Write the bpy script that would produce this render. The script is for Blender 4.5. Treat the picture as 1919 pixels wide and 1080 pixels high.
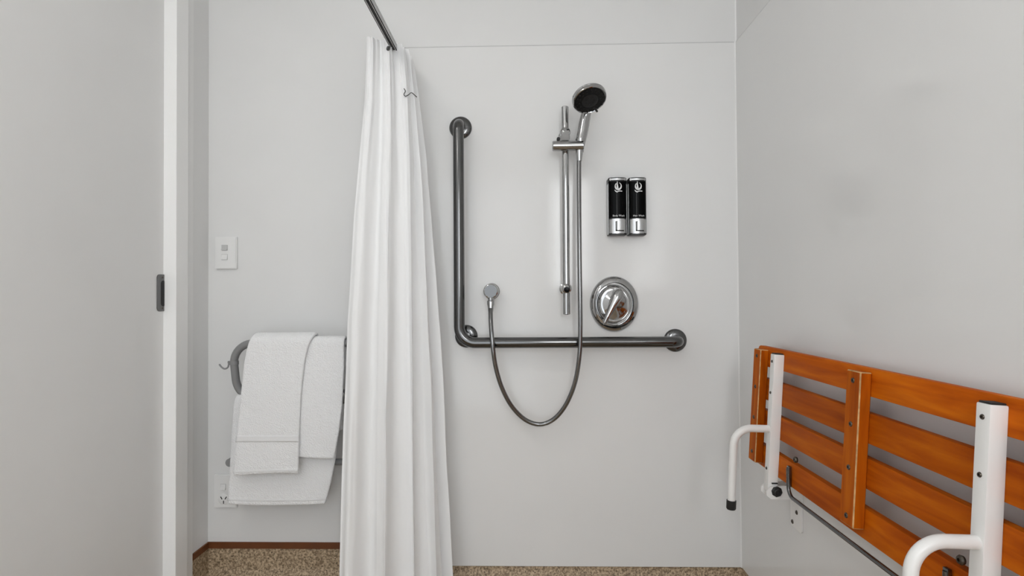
import bpy, bmesh, math, random
from mathutils import Vector, Matrix, noise
random.seed(7)
S = bpy.context.scene
C = S.collection
for o in list(bpy.data.objects): bpy.data.objects.remove(o)

# ------------------------------------------------------------------ camera
FPX, CX, CY, H = 1060.0, 959.5, 540.0, 1.0
YAW, PITCH, ROLL = 0.0242292, 0.01485791, -0.00642407
_fw = Vector((-math.sin(YAW)*math.cos(PITCH), math.cos(YAW)*math.cos(PITCH), math.sin(PITCH)))
_rt = Vector((math.cos(YAW), math.sin(YAW), 0)); _up = _rt.cross(_fw)
RT = _rt*math.cos(ROLL)+_up*math.sin(ROLL); UP = _up*math.cos(ROLL)-_rt*math.sin(ROLL); FW = _fw
cd = bpy.data.cameras.new('camera'); cam = bpy.data.objects.new('camera', cd); C.objects.link(cam)
cd.sensor_width = 36; cd.lens = 36*FPX/1919; cd.clip_start = 0.02
M = Matrix((RT, UP, -FW)).transposed().to_4x4(); M.translation = Vector((0, 0, H)); cam.matrix_world = M
S.camera = cam
# ------------------------------------------------------------------ world, exposure
w = bpy.data.worlds.new('world'); S.world = w; w.use_nodes = True
w.node_tree.nodes['Background'].inputs[0].default_value = (0.9, 0.95, 1.0, 1)
w.node_tree.nodes['Background'].inputs[1].default_value = 2.2
S.view_settings.view_transform = 'Standard'; S.view_settings.look = 'None'
S.view_settings.gamma = 1; S.view_settings.use_curve_mapping = False
S.view_settings.exposure = 0.07
LAMP_STRENGTH = 14.0
WINDOW_STRENGTH = 11.0

# ------------------------------------------------------------------ pixel -> point on a known plane
D = 2.014                                     # distance to the lined back wall
XR, XL = 0.750, -1.148                        # faces of right lining and left wall
def ray(x, y): return FW+RT*((x-CX)/FPX)-UP*((y-CY)/FPX)
def P(x, y, Y=D):
    d = ray(x, y); d = d*(Y/d.y); return Vector((d.x, d.y, d.z+H))
def PX(x, y, X):
    d = ray(x, y); d = d*(X/d.x); return Vector((d.x, d.y, d.z+H))

# ------------------------------------------------------------------ materials
def mat(name, col, rough=0.5, metal=0.0, spec=0.5, coat=0.0, var=0.0, vscale=3.0, bump=0.0, bscale=60.0, aniso=0.0):
    m = bpy.data.materials.new(name); m.use_nodes = True
    nt = m.node_tree; b = nt.nodes['Principled BSDF']
    b.inputs['Base Color'].default_value = (*col, 1); b.inputs['Roughness'].default_value = rough
    b.inputs['Metallic'].default_value = metal; b.inputs['Specular IOR Level'].default_value = spec
    b.inputs['Coat Weight'].default_value = coat; b.inputs['Coat Roughness'].default_value = 0.12
    if aniso: b.inputs['Anisotropic'].default_value = aniso
    tc = nt.nodes.new('ShaderNodeTexCoord')
    if var:
        n = nt.nodes.new('ShaderNodeTexNoise'); n.inputs['Scale'].default_value = vscale; n.inputs['Detail'].default_value = 5
        nt.links.new(tc.outputs['Object'], n.inputs['Vector'])
        r = nt.nodes.new('ShaderNodeMapRange'); r.inputs['From Min'].default_value = 0.3; r.inputs['From Max'].default_value = 0.7
        r.inputs['To Min'].default_value = 1-var; r.inputs['To Max'].default_value = 1+var
        nt.links.new(n.outputs['Fac'], r.inputs['Value'])
        mx = nt.nodes.new('ShaderNodeVectorMath'); mx.operation = 'SCALE'; mx.inputs[0].default_value = col
        nt.links.new(r.outputs[0], mx.inputs['Scale']); nt.links.new(mx.outputs[0], b.inputs['Base Color'])
    if bump:
        n = nt.nodes.new('ShaderNodeTexNoise'); n.inputs['Scale'].default_value = bscale; n.inputs['Detail'].default_value = 3
        nt.links.new(tc.outputs['Object'], n.inputs['Vector'])
        bp = nt.nodes.new('ShaderNodeBump'); bp.inputs['Strength'].default_value = bump; bp.inputs['Distance'].default_value = 0.002
        nt.links.new(n.outputs['Fac'], bp.inputs['Height']); nt.links.new(bp.outputs[0], b.inputs['Normal'])
    return m

def wood(name, axis):
    m = bpy.data.materials.new(name); m.use_nodes = True
    nt = m.node_tree; b = nt.nodes['Principled BSDF']
    tc = nt.nodes.new('ShaderNodeTexCoord'); oi = nt.nodes.new('ShaderNodeObjectInfo')
    mp = nt.nodes.new('ShaderNodeMapping')
    sc = [26, 26, 26]; sc[axis] = 2.2; mp.inputs['Scale'].default_value = sc
    nt.links.new(tc.outputs['Object'], mp.inputs['Vector'])
    ad = nt.nodes.new('ShaderNodeVectorMath'); ad.operation = 'ADD'
    cm = nt.nodes.new('ShaderNodeCombineXYZ')
    ml = nt.nodes.new('ShaderNodeMath'); ml.operation = 'MULTIPLY'; ml.inputs[1].default_value = 37
    nt.links.new(oi.outputs['Random'], ml.inputs[0])
    for i in range(3): nt.links.new(ml.outputs[0], cm.inputs[i])
    nt.links.new(mp.outputs[0], ad.inputs[0]); nt.links.new(cm.outputs[0], ad.inputs[1])
    n = nt.nodes.new('ShaderNodeTexNoise'); n.inputs['Scale'].default_value = 1.6; n.inputs['Detail'].default_value = 6; n.inputs['Distortion'].default_value = 0.6
    nt.links.new(ad.outputs[0], n.inputs['Vector'])
    r = nt.nodes.new('ShaderNodeValToRGB')
    e = r.color_ramp.elements
    e[0].position = 0.25; e[0].color = (0.30, 0.046, 0.0015, 1)
    e[1].position = 0.78; e[1].color = (0.66, 0.170, 0.005, 1)
    k = r.color_ramp.elements.new(0.5); k.color = (0.49, 0.100, 0.003, 1)
    nt.links.new(n.outputs['Fac'], r.inputs[0])
    hs = nt.nodes.new('ShaderNodeHueSaturation'); hs.inputs['Saturation'].default_value = 1.0
    mr = nt.nodes.new('ShaderNodeMapRange'); mr.inputs['To Min'].default_value = 0.82; mr.inputs['To Max'].default_value = 1.12
    nt.links.new(oi.outputs['Random'], mr.inputs['Value']); nt.links.new(mr.outputs[0], hs.inputs['Value'])
    nt.links.new(r.outputs[0], hs.inputs['Color']); nt.links.new(hs.outputs[0], b.inputs['Base Color'])
    b.inputs['Roughness'].default_value = 0.5; b.inputs['Specular IOR Level'].default_value = 0.06
    bp = nt.nodes.new('ShaderNodeBump'); bp.inputs['Strength'].default_value = 0.12; bp.inputs['Distance'].default_value = 0.001
    nt.links.new(n.outputs['Fac'], bp.inputs['Height']); nt.links.new(bp.outputs[0], b.inputs['Normal'])
    return m

def vinyl():
    m = bpy.data.materials.new('speckled_vinyl'); m.use_nodes = True
    nt = m.node_tree; b = nt.nodes['Principled BSDF']; tc = nt.nodes.new('ShaderNodeTexCoord')
    n = nt.nodes.new('ShaderNodeTexNoise'); n.inputs['Scale'].default_value = 150; n.inputs['Detail'].default_value = 4
    v = nt.nodes.new('ShaderNodeTexVoronoi'); v.inputs['Scale'].default_value = 120
    nt.links.new(tc.outputs['Object'], n.inputs['Vector']); nt.links.new(tc.outputs['Object'], v.inputs['Vector'])
    r = nt.nodes.new('ShaderNodeValToRGB'); e = r.color_ramp.elements
    e[0].position = 0.36; e[0].color = (0.185, 0.125, 0.072, 1); e[1].position = 0.66; e[1].color = (0.58, 0.445, 0.295, 1)
    nt.links.new(n.outputs['Fac'], r.inputs[0])
    c2 = nt.nodes.new('ShaderNodeMapRange'); c2.inputs['From Min'].default_value = 0.12; c2.inputs['From Max'].default_value = 0.3
    c2.inputs['To Min'].default_value = 0.25; c2.inputs['To Max'].default_value = 1
    nt.links.new(v.outputs['Distance'], c2.inputs['Value'])
    mx = nt.nodes.new('ShaderNodeVectorMath'); mx.operation = 'SCALE'
    nt.links.new(r.outputs[0], mx.inputs[0]); nt.links.new(c2.outputs[0], mx.inputs['Scale'])
    nt.links.new(mx.outputs[0], b.inputs['Base Color']); b.inputs['Roughness'].default_value = 0.55
    return m

def terry():
    m = bpy.data.materials.new('white_terry'); m.use_nodes = True
    nt = m.node_tree; b = nt.nodes['Principled BSDF']; tc = nt.nodes.new('ShaderNodeTexCoord')
    n = nt.nodes.new('ShaderNodeTexNoise'); n.inputs['Scale'].default_value = 260; n.inputs['Detail'].default_value = 5
    n2 = nt.nodes.new('ShaderNodeTexNoise'); n2.inputs['Scale'].default_value = 34; n2.inputs['Detail'].default_value = 4
    nt.links.new(tc.outputs['Object'], n.inputs['Vector']); nt.links.new(tc.outputs['Object'], n2.inputs['Vector'])
    a = nt.nodes.new('ShaderNodeMath'); a.operation = 'ADD'
    nt.links.new(n.outputs['Fac'], a.inputs[0]); nt.links.new(n2.outputs['Fac'], a.inputs[1])
    bp = nt.nodes.new('ShaderNodeBump'); bp.inputs['Strength'].default_value = 0.9; bp.inputs['Distance'].default_value = 0.004
    nt.links.new(a.outputs[0], bp.inputs['Height']); nt.links.new(bp.outputs[0], b.inputs['Normal'])
    b.inputs['Base Color'].default_value = (0.90, 0.90, 0.90, 1); b.inputs['Roughness'].default_value = 0.95
    b.inputs['Specular IOR Level'].default_value = 0.1; b.inputs['Sheen Weight'].default_value = 0.25
    return m

def curtain_mat(name, col, tr):
    m = bpy.data.materials.new(name); m.use_nodes = True
    nt = m.node_tree; b = nt.nodes['Principled BSDF']
    b.inputs['Base Color'].default_value = (*col, 1); b.inputs['Roughness'].default_value = 0.55; b.inputs['Specular IOR Level'].default_value = 0.25
    t = nt.nodes.new('ShaderNodeBsdfTranslucent'); t.inputs[0].default_value = (*col, 1)
    x = nt.nodes.new('ShaderNodeMixShader'); x.inputs[0].default_value = tr
    nt.links.new(b.outputs[0], x.inputs[1]); nt.links.new(t.outputs[0], x.inputs[2])
    nt.links.new(x.outputs[0], nt.nodes['Material Output'].inputs[0])
    return m

def emit(name, col, s):
    m = bpy.data.materials.new(name); m.use_nodes = True
    nt = m.node_tree; b = nt.nodes['Principled BSDF']
    b.inputs['Base Color'].default_value = (*col, 1); b.inputs['Emission Color'].default_value = (*col, 1); b.inputs['Emission Strength'].default_value = s
    return m

G = lambda v: (v, v*0.997, v*0.985)
MT = dict(
    paint=mat('wall_paint', G(0.765), 0.55, var=0.015, vscale=4, bump=0.04, bscale=90),
    lining=mat('glossy_lining', G(0.80), 0.10, spec=0.30, var=0.012, vscale=3),
    ceil=mat('ceiling_paint', G(0.84), 0.7),
    door=mat('door_paint', G(0.83), 0.5, var=0.015, vscale=3),
    jamb=mat('jamb_paint', G(0.93), 0.4),
    seal=mat('white_sealant', G(0.88), 0.35),
    vinyl=vinyl(),
    capstrip=mat('brown_cap_strip', (0.135, 0.040, 0.008), 0.5, var=0.1, vscale=20),
    curtain=curtain_mat('curtain_fabric', (0.95, 0.95, 0.95), 0.10),
    heading=curtain_mat('curtain_heading', (0.96, 0.96, 0.96), 0.06),
    terry=terry(),
    band=mat('towel_band', (0.80, 0.80, 0.80), 0.8, bump=0.3, bscale=400),
    steel=mat('brushed_steel', (0.135, 0.135, 0.135), 0.15, 1.0),
    rodsteel=mat('rod_steel', (0.16, 0.16, 0.16), 0.25, 1.0),
    chrome=mat('chrome', (0.42, 0.42, 0.42), 0.06, 1.0),
    hose=mat('chrome_hose', (0.22, 0.22, 0.22), 0.18, 1.0),
    greytube=mat('grey_coated_tube', (0.25, 0.25, 0.25), 0.45),
    darkpull=mat('dark_pull_metal', (0.16, 0.16, 0.16), 0.35, 0.6),
    hole=mat('dark_slot', (0.008, 0.008, 0.008), 0.6),
    blackgloss=mat('black_gloss', (0.002, 0.002, 0.002), 0.14, spec=0.06),
    blackbody=mat('black_plastic', (0.010, 0.010, 0.010), 0.4),
    rubber=mat('black_rubber', (0.010, 0.010, 0.010), 0.6),
    silver=mat('silver_plastic', (0.50, 0.50, 0.50), 0.28, 0.9),
    print=mat('silver_print', (0.75, 0.75, 0.75), 0.5),
    plastic=mat('white_plastic', G(0.82), 0.3),
    greyplastic=mat('grey_plastic', G(0.55), 0.3),
    powder=mat('white_powder_coat', (0.84, 0.83, 0.81), 0.28),
    screw=mat('dark_screw', (0.10, 0.085, 0.07), 0.35, 0.9),
    woodY=wood('varnished_wood_long', 1), woodZ=wood('varnished_wood_upright', 2),
    worn=mat('worn_wood_edge', (0.55, 0.33, 0.14), 0.7, var=0.35, vscale=60),
    lamp=emit('lamp_diffuser', (1.0, 0.985, 0.96), LAMP_STRENGTH),
    pane=emit('frosted_daylight_pane', (0.96, 0.98, 1.0), WINDOW_STRENGTH),
    track=mat('track_aluminium', (0.50, 0.50, 0.50), 0.4, 0.2),
    shadebead=mat('edge_shade_grey', G(0.60), 0.6),  # grey chosen to stand in for shade at the lining's top edge
    nozzle=mat('nozzle_plate', (0.009, 0.009, 0.009), 0.4, spec=0.2),
    nozzle2=mat('nozzle_centre', (0.022, 0.022, 0.022), 0.4, spec=0.2),
)

# ------------------------------------------------------------------ object helpers
def tag(o, label=None, cat=None, group=None, kind=None):
    if label: o['label'] = label
    if cat: o['category'] = cat
    if group: o['group'] = group
    if kind: o['kind'] = kind
    return o
def base_of(p):
    return Vector(p.get('base', (0, 0, 0))) if p else Vector((0, 0, 0))
def thing(name, loc, label, cat, group=None):
    o = bpy.data.objects.new(name, None); C.objects.link(o); o.location = loc; o.empty_display_size = 0.05
    o['base'] = tuple(loc)
    return tag(o, label, cat, group)
def obj(name, bm, m, parent=None, smooth=True, base=None, angle=0.6):
    """bm in world coordinates -> one mesh object whose origin is its thing's base"""
    b = Vector(base) if base is not None else base_of(parent)
    if b.length: bmesh.ops.translate(bm, verts=bm.verts, vec=-b)
    bmesh.ops.recalc_face_normals(bm, faces=bm.faces)
    me = bpy.data.meshes.new(name); bm.to_mesh(me); bm.free()
    ms = m if isinstance(m, (list, tuple)) else [m]
    for k in ms: me.materials.append(MT[k])
    if smooth:
        me.polygons.foreach_set('use_smooth', [True]*len(me.polygons)); me.set_sharp_from_angle(angle=angle)
    o = bpy.data.objects.new(name, me); C.objects.link(o)
    if parent:
        o.parent = parent; o['base'] = tuple(base_of(parent))
    else:
        o.location = b; o['base'] = tuple(b)
    return o
def struct(name, bm, m, smooth=False): return tag(obj(name, bm, m, smooth=smooth), kind='structure')

def box(lo, hi, bevel=0.0, seg=2, bm=None):
    t = bmesh.new(); bmesh.ops.create_cube(t, size=1)
    lo = Vector(lo); hi = Vector(hi)
    for v in t.verts:
        v.co = Vector(((lo[i]+hi[i])/2+v.co[i]*(hi[i]-lo[i]) for i in range(3)))
    if bevel: bmesh.ops.bevel(t, geom=t.edges[:], offset=bevel, segments=seg, affect='EDGES', profile=0.6)
    return merge(bm, t)
def merge(bm, t):
    if bm is None: return t
    me = bpy.data.meshes.new('tmp'); t.to_mesh(me); t.free(); bm.from_mesh(me); bpy.data.meshes.remove(me); return bm
def fillet(pts, r, n=8):
    pts = [Vector(p) for p in pts]; out = [pts[0]]
    for i in range(1, len(pts)-1):
        rr = r[i] if isinstance(r, (list, tuple, dict)) else r
        a, b, c = pts[i-1], pts[i], pts[i+1]
        u = (a-b).normalized(); v = (c-b).normalized(); ang = u.angle(v)
        t = min(rr/math.tan(ang/2), (a-b).length*0.49, (c-b).length*0.49)
        rr = t*math.tan(ang/2)
        p0 = b+u*t; p1 = b+v*t; bi = (u+v).normalized(); ce = b+bi*(rr/math.sin(ang/2))
        d0 = p0-ce; d1 = p1-ce; tot = d0.angle(d1)
        for k in range(n+1):
            f = k/n; out.append(ce+(d0*math.sin((1-f)*tot)+d1*math.sin(f*tot))/math.sin(tot))
    out.append(pts[-1]); return out
def spline(pts, n=10):
    pts = [Vector(p) for p in pts]; out = []
    for i in range(len(pts)-1):
        p0 = pts[max(i-1, 0)]; p1 = pts[i]; p2 = pts[i+1]; p3 = pts[min(i+2, len(pts)-1)]
        for k in range(n):
            t = k/n
            out.append(0.5*((2*p1)+(p2-p0)*t+(2*p0-5*p1+4*p2-p3)*t*t+(3*p1-p0-3*p2+p3)*t**3))
    out.append(pts[-1]); return out
def tube(pts, r, seg=16, cap=True, bm=None, flat=None):
    bm = bm or bmesh.new(); pts = [Vector(p) for p in pts]; n = len(pts)
    tang = [(pts[min(i+1, n-1)]-pts[max(i-1, 0)]).normalized() for i in range(n)]
    t0 = tang[0]; nrm = t0.cross(Vector((0.31, 0.2, 0.93))).normalized(); rings = []
    for i in range(n):
        nrm = (nrm-tang[i]*nrm.dot(tang[i])).normalized(); bi = tang[i].cross(nrm)
        rr = r[i] if isinstance(r, (list, tuple)) else r
        rings.append([bm.verts.new(pts[i]+(nrm*math.cos(2*math.pi*k/seg)+bi*math.sin(2*math.pi*k/seg))*rr) for k in range(seg)])
    for a, b in zip(rings, rings[1:]):
        for k in range(seg): bm.faces.new((a[k], a[(k+1) % seg], b[(k+1) % seg], b[k]))
    if cap: bm.faces.new(rings[0]); bm.faces.new(rings[-1][::-1])
    return bm
def lathe(o, ax, prof, seg=32, bm=None, sx=None, scale=(1, 1)):
    """profile (r, h) turned round the axis ax from the point o"""
    bm = bm or bmesh.new(); ax = Vector(ax).normalized(); o = Vector(o)
    u = Vector(sx) if sx else ax.cross(Vector((0.13, 0.21, 0.97)))
    u = (u-ax*u.dot(ax)).normalized(); v = ax.cross(u); rings = []
    for r, h in prof:
        if r < 1e-6: rings.append([bm.verts.new(o+ax*h)])
        else: rings.append([bm.verts.new(o+ax*h+(u*math.cos(2*math.pi*k/seg)*scale[0]+v*math.sin(2*math.pi*k/seg)*scale[1])*r) for k in range(seg)])
    for a, b in zip(rings, rings[1:]):
        if len(a) == 1 and len(b) == 1: continue
        for k in range(seg):
            k2 = (k+1) % seg
            if len(a) == 1: bm.faces.new((a[0], b[k2], b[k]))
            elif len(b) == 1: bm.faces.new((a[k], a[k2], b[0]))
            else: bm.faces.new((a[k], a[k2], b[k2], b[k]))
    for q in (rings[0], rings[-1]):
        if len(q) > 2: bm.faces.new(q)
    return bm
def prism(poly, origin, u, v, depth, bm=None):
    """closed 2-D outline in the plane (u, v) at origin, extruded by the vector depth"""
    bm = bm or bmesh.new(); u, v, origin, depth = Vector(u), Vector(v), Vector(origin), Vector(depth)
    a = [bm.verts.new(origin+u*p[0]+v*p[1]) for p in poly]; b = [bm.verts.new(q.co+depth) for q in a]
    bm.faces.new(a); bm.faces.new(b[::-1]); n = len(a)
    for i in range(n): bm.faces.new((a[i], a[(i+1) % n], b[(i+1) % n], b[i]))
    return bm
def rrect(w, h, r, n=5):
    out = []
    for cx, cy, a0 in ((w/2-r, h/2-r, 0), (-w/2+r, h/2-r, 90), (-w/2+r, -h/2+r, 180), (w/2-r, -h/2+r, 270)):
        for k in range(n+1):
            a = math.radians(a0+90*k/n); out.append((cx+r*math.cos(a), cy+r*math.sin(a)))
    return out
def quad_mesh(pts, faces):
    bm = bmesh.new(); vs = [bm.verts.new(p) for p in pts]
    for f in faces: bm.faces.new([vs[i] for i in f])
    return bm
UX, UY, UZ = Vector((1, 0, 0)), Vector((0, 1, 0)), Vector((0, 0, 1))

# ================================================================== the room
YB = -1.0; ZC = 2.4
struct('floor', box((-1.30, YB-0.1, -0.05), (0.90, D+0.1, 0.0)), 'vinyl')
struct('ceiling', box((-1.30, YB-0.1, ZC), (0.90, D+0.1, ZC+0.05)), 'ceil')
wb = struct('wall_back', box((-1.30, D+0.005, 0), (0.90, D+0.10, ZC)), 'paint')
obj('lining_panel', box((-0.455, D, 0.045), (XR, D+0.005, 1.898), 0.0012, 1), 'lining', wb, smooth=False)
wr = struct('wall_right', box((XR+0.005, YB, 0), (XR+0.10, D+0.005, ZC)), 'paint')
obj('lining_panel', box((XR, -0.75, 0.045), (XR+0.005, D+0.005, 1.898), 0.0012, 1), 'lining', wr, smooth=False)
# sealed corner of the two linings, from the floor coving to the ceiling
obj('corner_seal', quad_mesh([(XR-0.004, D, 0.045), (XR, D-0.004, 0.045), (XR, D, 0.045), (XR-0.004, D, 1.9), (XR, D-0.004, 1.9), (XR, D, 1.9)],
    [(0, 1, 4, 3), (0, 2, 1), (3, 4, 5), (1, 2, 5, 4), (2, 0, 3, 5)]), 'seal', wb, smooth=False)
obj('corner_seal', quad_mesh([(XR+.0015, D+.005, 1.9), (XR+.005, D+.0015, 1.9), (XR+.005, D+.005, 1.9), (XR+.0015, D+.005, ZC), (XR+.005, D+.0015, ZC), (XR+.005, D+.005, ZC)],
    [(0, 1, 4, 3), (0, 2, 1), (3, 4, 5), (1, 2, 5, 4), (2, 0, 3, 5)]), 'seal', wb, smooth=False)
obj('shade_bead', box((-0.455, D+0.0012, 1.898), (XR, D+0.0052, 1.9012), 0.001, 1), 'shadebead', wb, smooth=False)  # grey bead added in place of a thin shadow along the lining top
obj('shade_bead', box((XR+0.0012, -0.75, 1.898), (XR+0.0052, D+0.003, 1.9012), 0.001, 1), 'shadebead', wr, smooth=False)
# left wall with the sliding-door opening
yJ1 = PX(352.5, 600, XL+0.012).y              # far edge of the raised jamb board
yJ0 = PX(330, 600, XL+0.012).y
yS1 = PX(362, 600, XL+0.004).y
wl = struct('wall_left', box((-1.30, yJ0+0.002, 0), (XL, D+0.005, ZC)), 'paint')
obj('wall_above_door', box((-1.30, YB, 2.06), (XL, yJ0+0.002, ZC)), 'paint', wl, smooth=False)
jb = tag(obj('trim_1', box((XL-0.05, yJ0, 0), (XL+0.012, yJ1, 2.10), 0.002), 'jamb', smooth=False), kind='structure')
obj('stop_strip', box((XL-0.002, yJ1-0.002, 0), (XL+0.004, yS1, 2.10), 0.001, 1), 'door', jb, smooth=False)
XD = XL-0.030
yD1 = PX(323, 600, XD).y
dr = struct('door_1', box((XD-0.038, -0.35, 0.012), (XD, yD1, 2.055), 0.002), 'door')
# flush pull let into the door
pa = PX(293.5, 549, XD); pb = PX(310, 549, XD)
pc = (pa+pb)/2; pw = abs(pa.y-pb.y); ph = (PX(302, 515, XD)-PX(302, 584, XD)).z
pull = obj('flush_pull', prism(rrect(pw, ph, 0.012), pc, UY, UZ, (0.003, 0, 0)), 'darkpull', dr, base=(0, 0, 0))
obj('finger_slot', prism(rrect(pw*0.50, ph*0.70, pw*0.24), pc+Vector((0.003, pw*0.13, -0.002)), UY, UZ, (0.0006, 0, 0)), 'hole', pull)
for dz in (-0.42, 0.42):
    obj('screw', lathe(pc+Vector((0.003, pw*0.06, dz*ph)), UX, [(0.0035, 0), (0.003, 0.001), (0, 0.0012)], 10), 'screw', pull)
struct('wall_cavity', box((-1.32, YB, 0), (-1.30, D, ZC)), 'paint')['kind'] = 'structure'
bpy.data.objects['wall_cavity'].name = 'wall_left_cavity'
# rear wall behind the viewer: window with frosted pane, wide doorway added to let in fill light
WX0, WX1, WZ0, WZ1 = 0.22, 0.60, 1.05, 2.06
DX0, DX1, DZ = -1.10, 0.10, 2.04
bm = box((-1.30, YB-0.1, 0), (DX0, YB, ZC)); box((DX0, YB-0.1, DZ), (DX1, YB, ZC), bm=bm); box((DX1, YB-0.1, 0), (WX0, YB, ZC), bm=bm)
box((WX0, YB-0.1, 0), (WX1, YB, WZ0), bm=bm); box((WX0, YB-0.1, WZ1), (WX1, YB, ZC), bm=bm); box((WX1, YB-0.1, 0), (XR+0.1, YB, ZC), bm=bm)
struct('wall_rear', bm, 'paint')
bm = bmesh.new()
for lo, hi in (((WX0, WZ0), (WX0+0.03, WZ1)), ((WX1-0.03, WZ0), (WX1, WZ1)), ((WX0, WZ0), (WX1, WZ0+0.03)), ((WX0, WZ1-0.03), (WX1, WZ1))):
    box((lo[0], YB-0.06, lo[1]), (hi[0], YB-0.02, hi[1]), 0.002, 1, bm=bm)
wn = struct('window_1', bm, 'jamb')
obj('pane', box((WX0+0.02, YB-0.045, WZ0+0.02), (WX1-0.02, YB-0.04, WZ1-0.02)), 'pane', wn, smooth=False)

# coved vinyl skirtings
def cove(profile_dir, along0, along1, wallpt, h, name):
    """wallpt: point on wall line at floor; profile_dir: horizontal unit vector into the room"""
    n = Vector(profile_dir); a0 = Vector(along0); a1 = Vector(along1); r = 0.035
    prof = [(0.0, h), (0.003, h), (0.003, r+0.003)]
    for k in range(1, 8):
        a = math.pi/2*k/8; prof.append((0.003+r-r*math.cos(a), 0.003+r-r*math.sin(a)))
    prof += [(0.003+r, 0.003), (0.06, 0.0012), (0.06, 0.0), (0.0, 0.0)]
    bm = bmesh.new(); A = [bm.verts.new(a0+n*p[0]+UZ*p[1]) for p in prof]; B = [bm.verts.new(a1+n*p[0]+UZ*p[1]) for p in prof]
    k = len(prof)
    for i in range(k): bm.faces.new((A[i], A[(i+1) % k], B[(i+1) % k], B[i]))
    bm.faces.new(A); bm.faces.new(B[::-1])
    return bm
zs1 = P(500, 1017).z; zs0 = P(500, 1029).z
sb = tag(obj('baseboard_back', cove((0, -1, 0), (XL, D+0.005, 0), (-0.456, D+0.005, 0), None, zs0, ''), 'vinyl'), kind='structure')
obj('cap_strip', box((XL, D-0.001, zs0), (-0.456, D+0.005, zs1), 0.001, 1), 'capstrip', sb, smooth=False)
tag(obj('baseboard_shower', cove((0, -1, 0), (-0.456, D+0.005, 0), (XR+0.005, D+0.005, 0), None, 0.044, ''), 'vinyl'), kind='structure')
tag(obj('baseboard_right', cove((-1, 0, 0), (XR+0.005, YB, 0), (XR+0.005, D+0.005, 0), None, 0.044, ''), 'vinyl'), kind='structure')
sl = tag(obj('baseboard_left', cove((1, 0, 0), (XL, yS1, 0), (XL, D+0.005, 0), None, zs0, ''), 'vinyl'), kind='structure')
obj('cap_strip', box((XL, yS1, zs0), (XL+0.006, D, zs1), 0.001, 1), 'capstrip', sl, smooth=False)

# ceiling lamps (above the frame)
for i, (lx, ly, lb) in enumerate(((-0.86, 0.55, 'round opal ceiling lamp above the shower area'), (-0.95, -0.55, 'round opal ceiling lamp beside the rear window wall'))):
    t = thing('ceiling_lamp', (lx, ly, ZC), lb, 'lamp', 'ceiling lamps')
    obj('rim', lathe((lx, ly, ZC), (0, 0, -1), [(0.16, 0), (0.16, 0.03), (0.15, 0.035), (0.14, 0.03), (0.14, 0.0)], 40), 'plastic', t)
    obj('diffuser', lathe((lx, ly, ZC), (0, 0, -1), [(0.139, 0.028), (0.137, 0.06), (0.125, 0.09), (0.09, 0.11), (0.045, 0.118), (0, 0.12)], 40), 'lamp', t)

# ================================================================== fold-up seat on the right wall
T0 = Vector((0.7095, 0, 0.847)); lean = math.radians(3.7)
sup = Vector((math.sin(lean), 0, math.cos(lean)))      # up along the seat, leaning to the wall
sout = Vector((-math.cos(lean), 0, math.sin(lean)))    # out of the seat, into the room
def SP(y, z, d):
    """point of the folded seat: y along the wall, z real height on the slat face, d out from that face"""
    return T0+sup*((z-T0.z)/sup.z)+sout*d+UY*y
def sbox(y0, y1, z0, z1, d0, d1, bevel, seg=2, worn=False, cut=None):
    t = bmesh.new(); bmesh.ops.create_cube(t, size=1)
    L = (y1-y0, (z1-z0)/sup.z, d1-d0)
    for v in t.verts: v.co = Vector((v.co.x*L[0], v.co.y*L[1], v.co.z*L[2]))
    r = bmesh.ops.bevel(t, geom=t.edges[:], offset=bevel, segments=seg, affect='EDGES', profile=0.6)
    if worn:
        for f in r['faces']:
            if f.calc_center_median().z > 0 or abs(f.normal.y) > .5: f.material_index = 1
    o = SP((y0+y1)/2, (z0+z1)/2, (d0+d1)/2)
    for v in t.verts: v.co = o+UY*v.co.x+sup*v.co.y+sout*v.co.z
    return t
seat = thing('folding_shower_bench', (XR, 1.204, 0.47), 'slatted wooden shower seat with white legs folded up against the right wall', 'shower seat')
YF, YN = 1.748, 0.660
for z1, z0 in ((0.847, 0.789), (0.755, 0.693), (0.663, 0.601), (0.561, 0.499)):
    top = z1 > 0.8; bot = z0 < 0.52
    t = bmesh.new(); hh = (z1-z0)/sup.z; ll = YF-YN
    poly = rrect(ll, hh, 0.006, 3)
    if bot: poly = [(p[0], p[1]) for p in poly]; 
    if bot:   # outer corners of the lowest slat are cut off
        poly = [(ll/2, hh/2), (-ll/2, hh/2), (-ll/2, -hh/2+0.030), (-ll/2+0.035, -hh/2), (ll/2-0.035, -hh/2), (ll/2, -hh/2+0.030)]
    if top:
        poly = rrect(ll, hh, 0.014, 4)
    t = prism(poly, SP((YF+YN)/2, (z0+z1)/2, -0.019), UY, sup, sout*0.019)
    es = [e for e in t.edges if abs((e.verts[0].co-e.verts[1].co).normalized().dot(sout)) < 0.5]
    bmesh.ops.bevel(t, geom=es, offset=0.0025, segments=2, affect='EDGES', profile=0.6)
    obj('slat', t, 'woodY', seat, angle=0.8)
scr_me = None
def screw(pos, nrm, r, parent, name='screw', m='screw'):
    ax = Vector(nrm)
    o = obj(name, lathe(pos-ax*0.001, ax, [(r, 0), (r, 0.0012), (r*0.8, 0.0028), (r*0.45, 0.003), (r*0.4, 0.0012), (0, 0.0012)], 14), m, parent)
    return o
for y0, y1, lab in ((1.672, 1.720, 0), (1.179, 1.229, 1), (0.688, 0.736, 2)):
    b = obj('batten', sbox(y0, y1, 0.518 if lab == 1 else 0.509, 0.8385, 0.0, 0.024, 0.0022, 1, worn=True), ['woodZ', 'worn'], seat, smooth=False)
    for z in (0.818, 0.727, 0.637, 0.537):
        screw(SP((y0+y1)/2, z, 0.024), sout, 0.0058, b)
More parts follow.
